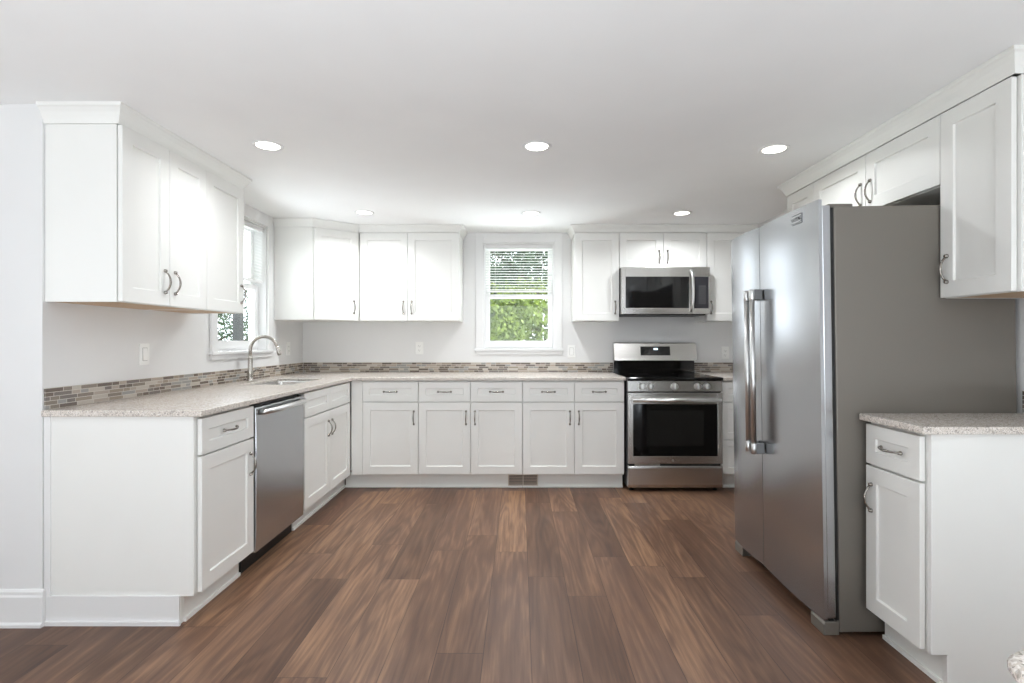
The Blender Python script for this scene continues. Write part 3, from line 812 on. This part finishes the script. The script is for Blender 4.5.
for x in (0.0, FW - 0.10):
    MB().prism([(0.004, 0.0005), (0.004, 0.045), (0.012, 0.055), (0.066, 0.055), (0.066, 0.0005)], x, x + 0.10, 'x').build('foot_bracket', M['fside'], fg, 0.003)
    MB().box(x + 0.02, x + 0.09, 0.03, 0.05, 0.0555, 0.061).build('hinge', M['black'], fg)
    MB().box(x + 0.02, x + 0.08, 0.058, 0.16, 1.7525, 1.768).build('hinge_cover', M['fside'], fg, 0.004)
MB().box(0.105, FW - 0.105, 0.05, 0.066, 0.012, 0.055).build('base_grille', M['black'], fg)

# ------------------------------------------------------------------ small wall fittings
def outlet(label, loc, rz, kind='outlet'):
    r = thing('wall_outlet' if kind == 'outlet' else 'light_switch', label, 'outlet' if kind == 'outlet' else 'light switch', loc, rz)
    MB().box(-0.036, 0.036, -0.006, -0.0003, -0.058, 0.058).build('cover_plate', M['plate'], r, 0.003)
    if kind == 'outlet':
        for z in (-0.02, 0.02):
            s = MB().box(-0.016, 0.016, -0.0085, -0.0062, z - 0.014, z + 0.014).build('socket', M['plate'], r, 0.002)
            q = MB(); q.box(-0.008, -0.006, -0.0089, -0.0086, z - 0.003, z + 0.007); q.box(0.006, 0.008, -0.0089, -0.0086, z - 0.003, z + 0.006); q.box(-0.002, 0.002, -0.0089, -0.0086, z - 0.010, z - 0.006)
            q.build('slots', M['darkgrey'], s)
    else:
        MB().box(-0.0185, 0.0185, -0.0066, -0.0061, -0.0355, 0.0355).build('rocker_frame', M['rim'], r)
        MB().prism([(-0.0062, -0.033), (-0.0105, -0.033), (-0.0075, 0.033), (-0.0062, 0.033)], -0.016, 0.016, 'x').build('rocker', M['plate'], r, 0.001)
    return r
def bx(u, Y): return (u - 519.8)*Y/F_PX
outlet('white outlet on the back wall under the two door cabinet left of the window', (bx(419.5, YB), YB, 1.135), 0)
outlet('white switch plate on the back wall just right of the window', (bx(571.5, YB), YB, 1.105), 0, 'switch')
outlet('white outlet on the back wall right of the range', (bx(725, YB), YB, 1.09), 0)
outlet('white switch on the left wall below the near wall cabinet', (XL, 2.813, 1.132), PI/2, 'switch')
outlet('white outlet on the left wall near the corner, beyond the faucet', (XL, 4.56, 1.135), PI/2)

vr = thing('floor_register', 'beige slotted vent register in the toe kick below the back window', 'vent', (0.027, YFB + 0.0655, 0.018))
v = MB(); v.box(-0.122, 0.122, -0.004, 0.002, 0, 0.006); v.box(-0.122, 0.122, -0.004, 0.002, 0.084, 0.09); v.box(-0.122, -0.114, -0.004, 0.002, 0.006, 0.084); v.box(0.114, 0.122, -0.004, 0.002, 0.006, 0.084); v.box(-0.003, 0.003, -0.004, 0.002, 0.006, 0.084)
v.build('frame', plain('register_beige', (196, 184, 170), 0.4), vr)
v = MB()
for i in range(6): v.prism([(-0.002, 0.010 + i*0.0125), (0.003, 0.016 + i*0.0125), (0.003, 0.0175 + i*0.0125), (-0.002, 0.0115 + i*0.0125)], -0.113, 0.113, 'x')
v.build('louvres', plain('register_taupe', (160, 146, 134), 0.45), vr)
MB().box(-0.114, 0.114, 0.005, 0.008, 0.004, 0.086).build('duct', M['darkgrey'], vr)

# recessed ceiling lights
LBL = ['recessed ceiling light nearest the two door cabinet at the left', 'recessed ceiling light in the middle of the ceiling, nearer the camera', 'recessed ceiling light over the refrigerator doors',
       'far recessed ceiling light by the diagonal corner cabinet', 'far recessed ceiling light in front of the back window', 'far recessed ceiling light in front of the microwave']
proto = None
for (x, y), lb in zip(CANS, LBL):
    if proto is None:
        r = thing('recessed_light', lb, 'ceiling light', (x, y, ZC), 0, 'recessed ceiling lights')
        m = MB(); n = 32
        pr = [(0.056, -0.0005), (0.076, -0.0005), (0.076, -0.002), (0.071, -0.005), (0.060, -0.005), (0.056, -0.002)]
        vs = [(q*math.cos(2*PI*k/n), q*math.sin(2*PI*k/n), z) for q, z in pr for k in range(n)]
        fs = [(i*n+k, i*n+(k+1) % n, ((i+1) % 6)*n+(k+1) % n, ((i+1) % 6)*n+k) for i in range(6) for k in range(n)]
        m.add(vs, fs, True); m.build('trim_ring', M['trim'], r)
        MB().lathe([(0.0555, -0.0008), (0.0555, -0.003)], n=32).build('lens', M['lamp'], r)
        proto = r
    else:
        r = copy_tree(proto); r.location = (x, y, ZC); r['label'] = lb

# ------------------------------------------------------------------ island corner at the near right
il = thing('kitchen_island', 'rounded granite island corner at the bottom right edge of the photo', 'island', (0.815, -0.192, 0))
def island_ring(ins, z): return rrect(0.362 - ins, 0.70 - ins, 0.035, z, 6)
rings = [(0.012, ZT), (0.004, ZT - 0.002), (0.0, ZT - 0.008), (0.0, ZT - 0.014), (0.004, ZT - 0.022), (0.014, ZT - 0.032), (0.03, ZT - 0.036)]
R = [island_ring(i, z) for i, z in rings]; n = len(R[0]); vs = [p for r in R for p in r]
m = MB(); m.add(vs, [(i*n+k, i*n+(k+1) % n, (i+1)*n+(k+1) % n, (i+1)*n+k) for i in range(len(R)-1) for k in range(n)], True)
m.add(vs, [tuple(range(n)), tuple((len(R)-1)*n + k for k in range(n))])
m.build('countertop', M['granite'], il)
MB().box(-0.315, 0.33, -0.66, 0.655, 0.0005, ZT - 0.0365).build('base', M['cab'], il, 0.002)

# ------------------------------------------------------------------ outdoors
tag(MB().box(-40, 40, YB + 0.2, 60, -0.75, -0.7).build('ground', M['ground']), kind='structure')
tag(MB().box(-40, XL - 0.3, -30, YB + 0.2, -0.75, -0.7).build('ground', M['ground']), kind='structure')
def tree(label, loc, h, rad, leaf, n, seed, name='tree', cat='tree'):
    rnd = random.Random(seed)
    r = thing(name, label, cat, loc)
    t = MB(); t.tube([(0, 0, 0), (0.05, 0, h*0.3), (-0.04, 0.05, h*0.62), (0, 0, h*0.85)], [0.09*h/4, 0.07*h/4, 0.05*h/4, 0.02], 8)
    for k in range(7):
        a = rnd.uniform(0, 2*PI); z = h*rnd.uniform(0.3, 0.7)
        t.tube([(0, 0, z), (math.cos(a)*rad*0.4, math.sin(a)*rad*0.4, z + h*0.1), (math.cos(a)*rad*0.8, math.sin(a)*rad*0.8, z + h*0.16)], [0.03, 0.02, 0.008], 6)
    t.build('trunk', M['bark'], r)
    m = MB(); cl = []
    for k in range(40):
        a = rnd.uniform(0, 2*PI); u = rnd.uniform(0.02, 1); zz = 0.12 + 0.88*u
        rr = rad*math.sqrt(max(0.05, 1 - (2*u - 0.85)**2*0.75))*rnd.uniform(0.45, 1)
        cl.append((math.cos(a)*rr, math.sin(a)*rr, zz*h, rnd.uniform(0.22, 0.42)*rad))
    for k in range(n):
        c = cl[rnd.randrange(len(cl))]
        d = Vector((rnd.gauss(0, 1), rnd.gauss(0, 1), rnd.gauss(0, 1))).normalized()*c[3]*rnd.uniform(0.6, 1.0)
        p = Vector(c[:3]) + d; s = rnd.uniform(0.024, 0.048)*max(1, rad/1.3)
        q = Vector((rnd.gauss(0, 1), rnd.gauss(0, 1), rnd.gauss(0, 0.6))).normalized(); w = q.orthogonal().normalized(); w.rotate(Matrix.Rotation(rnd.uniform(0, 6.28), 3, q))
        v2 = q.cross(w)
        m.add([p - w*s, p + v2*s*0.45, p + w*s, p - v2*s*0.45], [(0, 1, 2, 3)])
    m.build('foliage', leaf, r)
    return r
tree('bright green bushy shrub outside the back window, lower half', (0.15, 8.6, -0.7), 2.45, 1.45, M['leaf_a'], 20000, 3, 'shrub', 'shrub')
tree('deep green tree standing behind the shrub outside the back window', (0.45, 12.8, -0.7), 5.2, 2.0, M['leaf_b'], 22000, 5)
tree('tall green tree far outside the back window, behind the deep green one', (-1.4, 18.5, -0.7), 6.2, 2.6, M['leaf_b'], 12000, 9)
tree('green shrub outside the window above the sink', (-7.0, 12.0, -0.7), 3.0, 1.4, M['leaf_b'], 9000, 11, 'shrub', 'shrub')
po = thing('porch_post', 'dark square post outside the window above the sink', 'post', (-4.60, 8.55, -0.7))
pm = MB(); pm.box(-0.06, 0.06, -0.06, 0.06, 0, 2.5); pm.build('shaft', M['post'], po, 0.008)
pm = MB(); pm.box(-0.085, 0.085, -0.085, 0.085, 0.0, 0.25); pm.build('plinth', M['post'], po, 0.008)
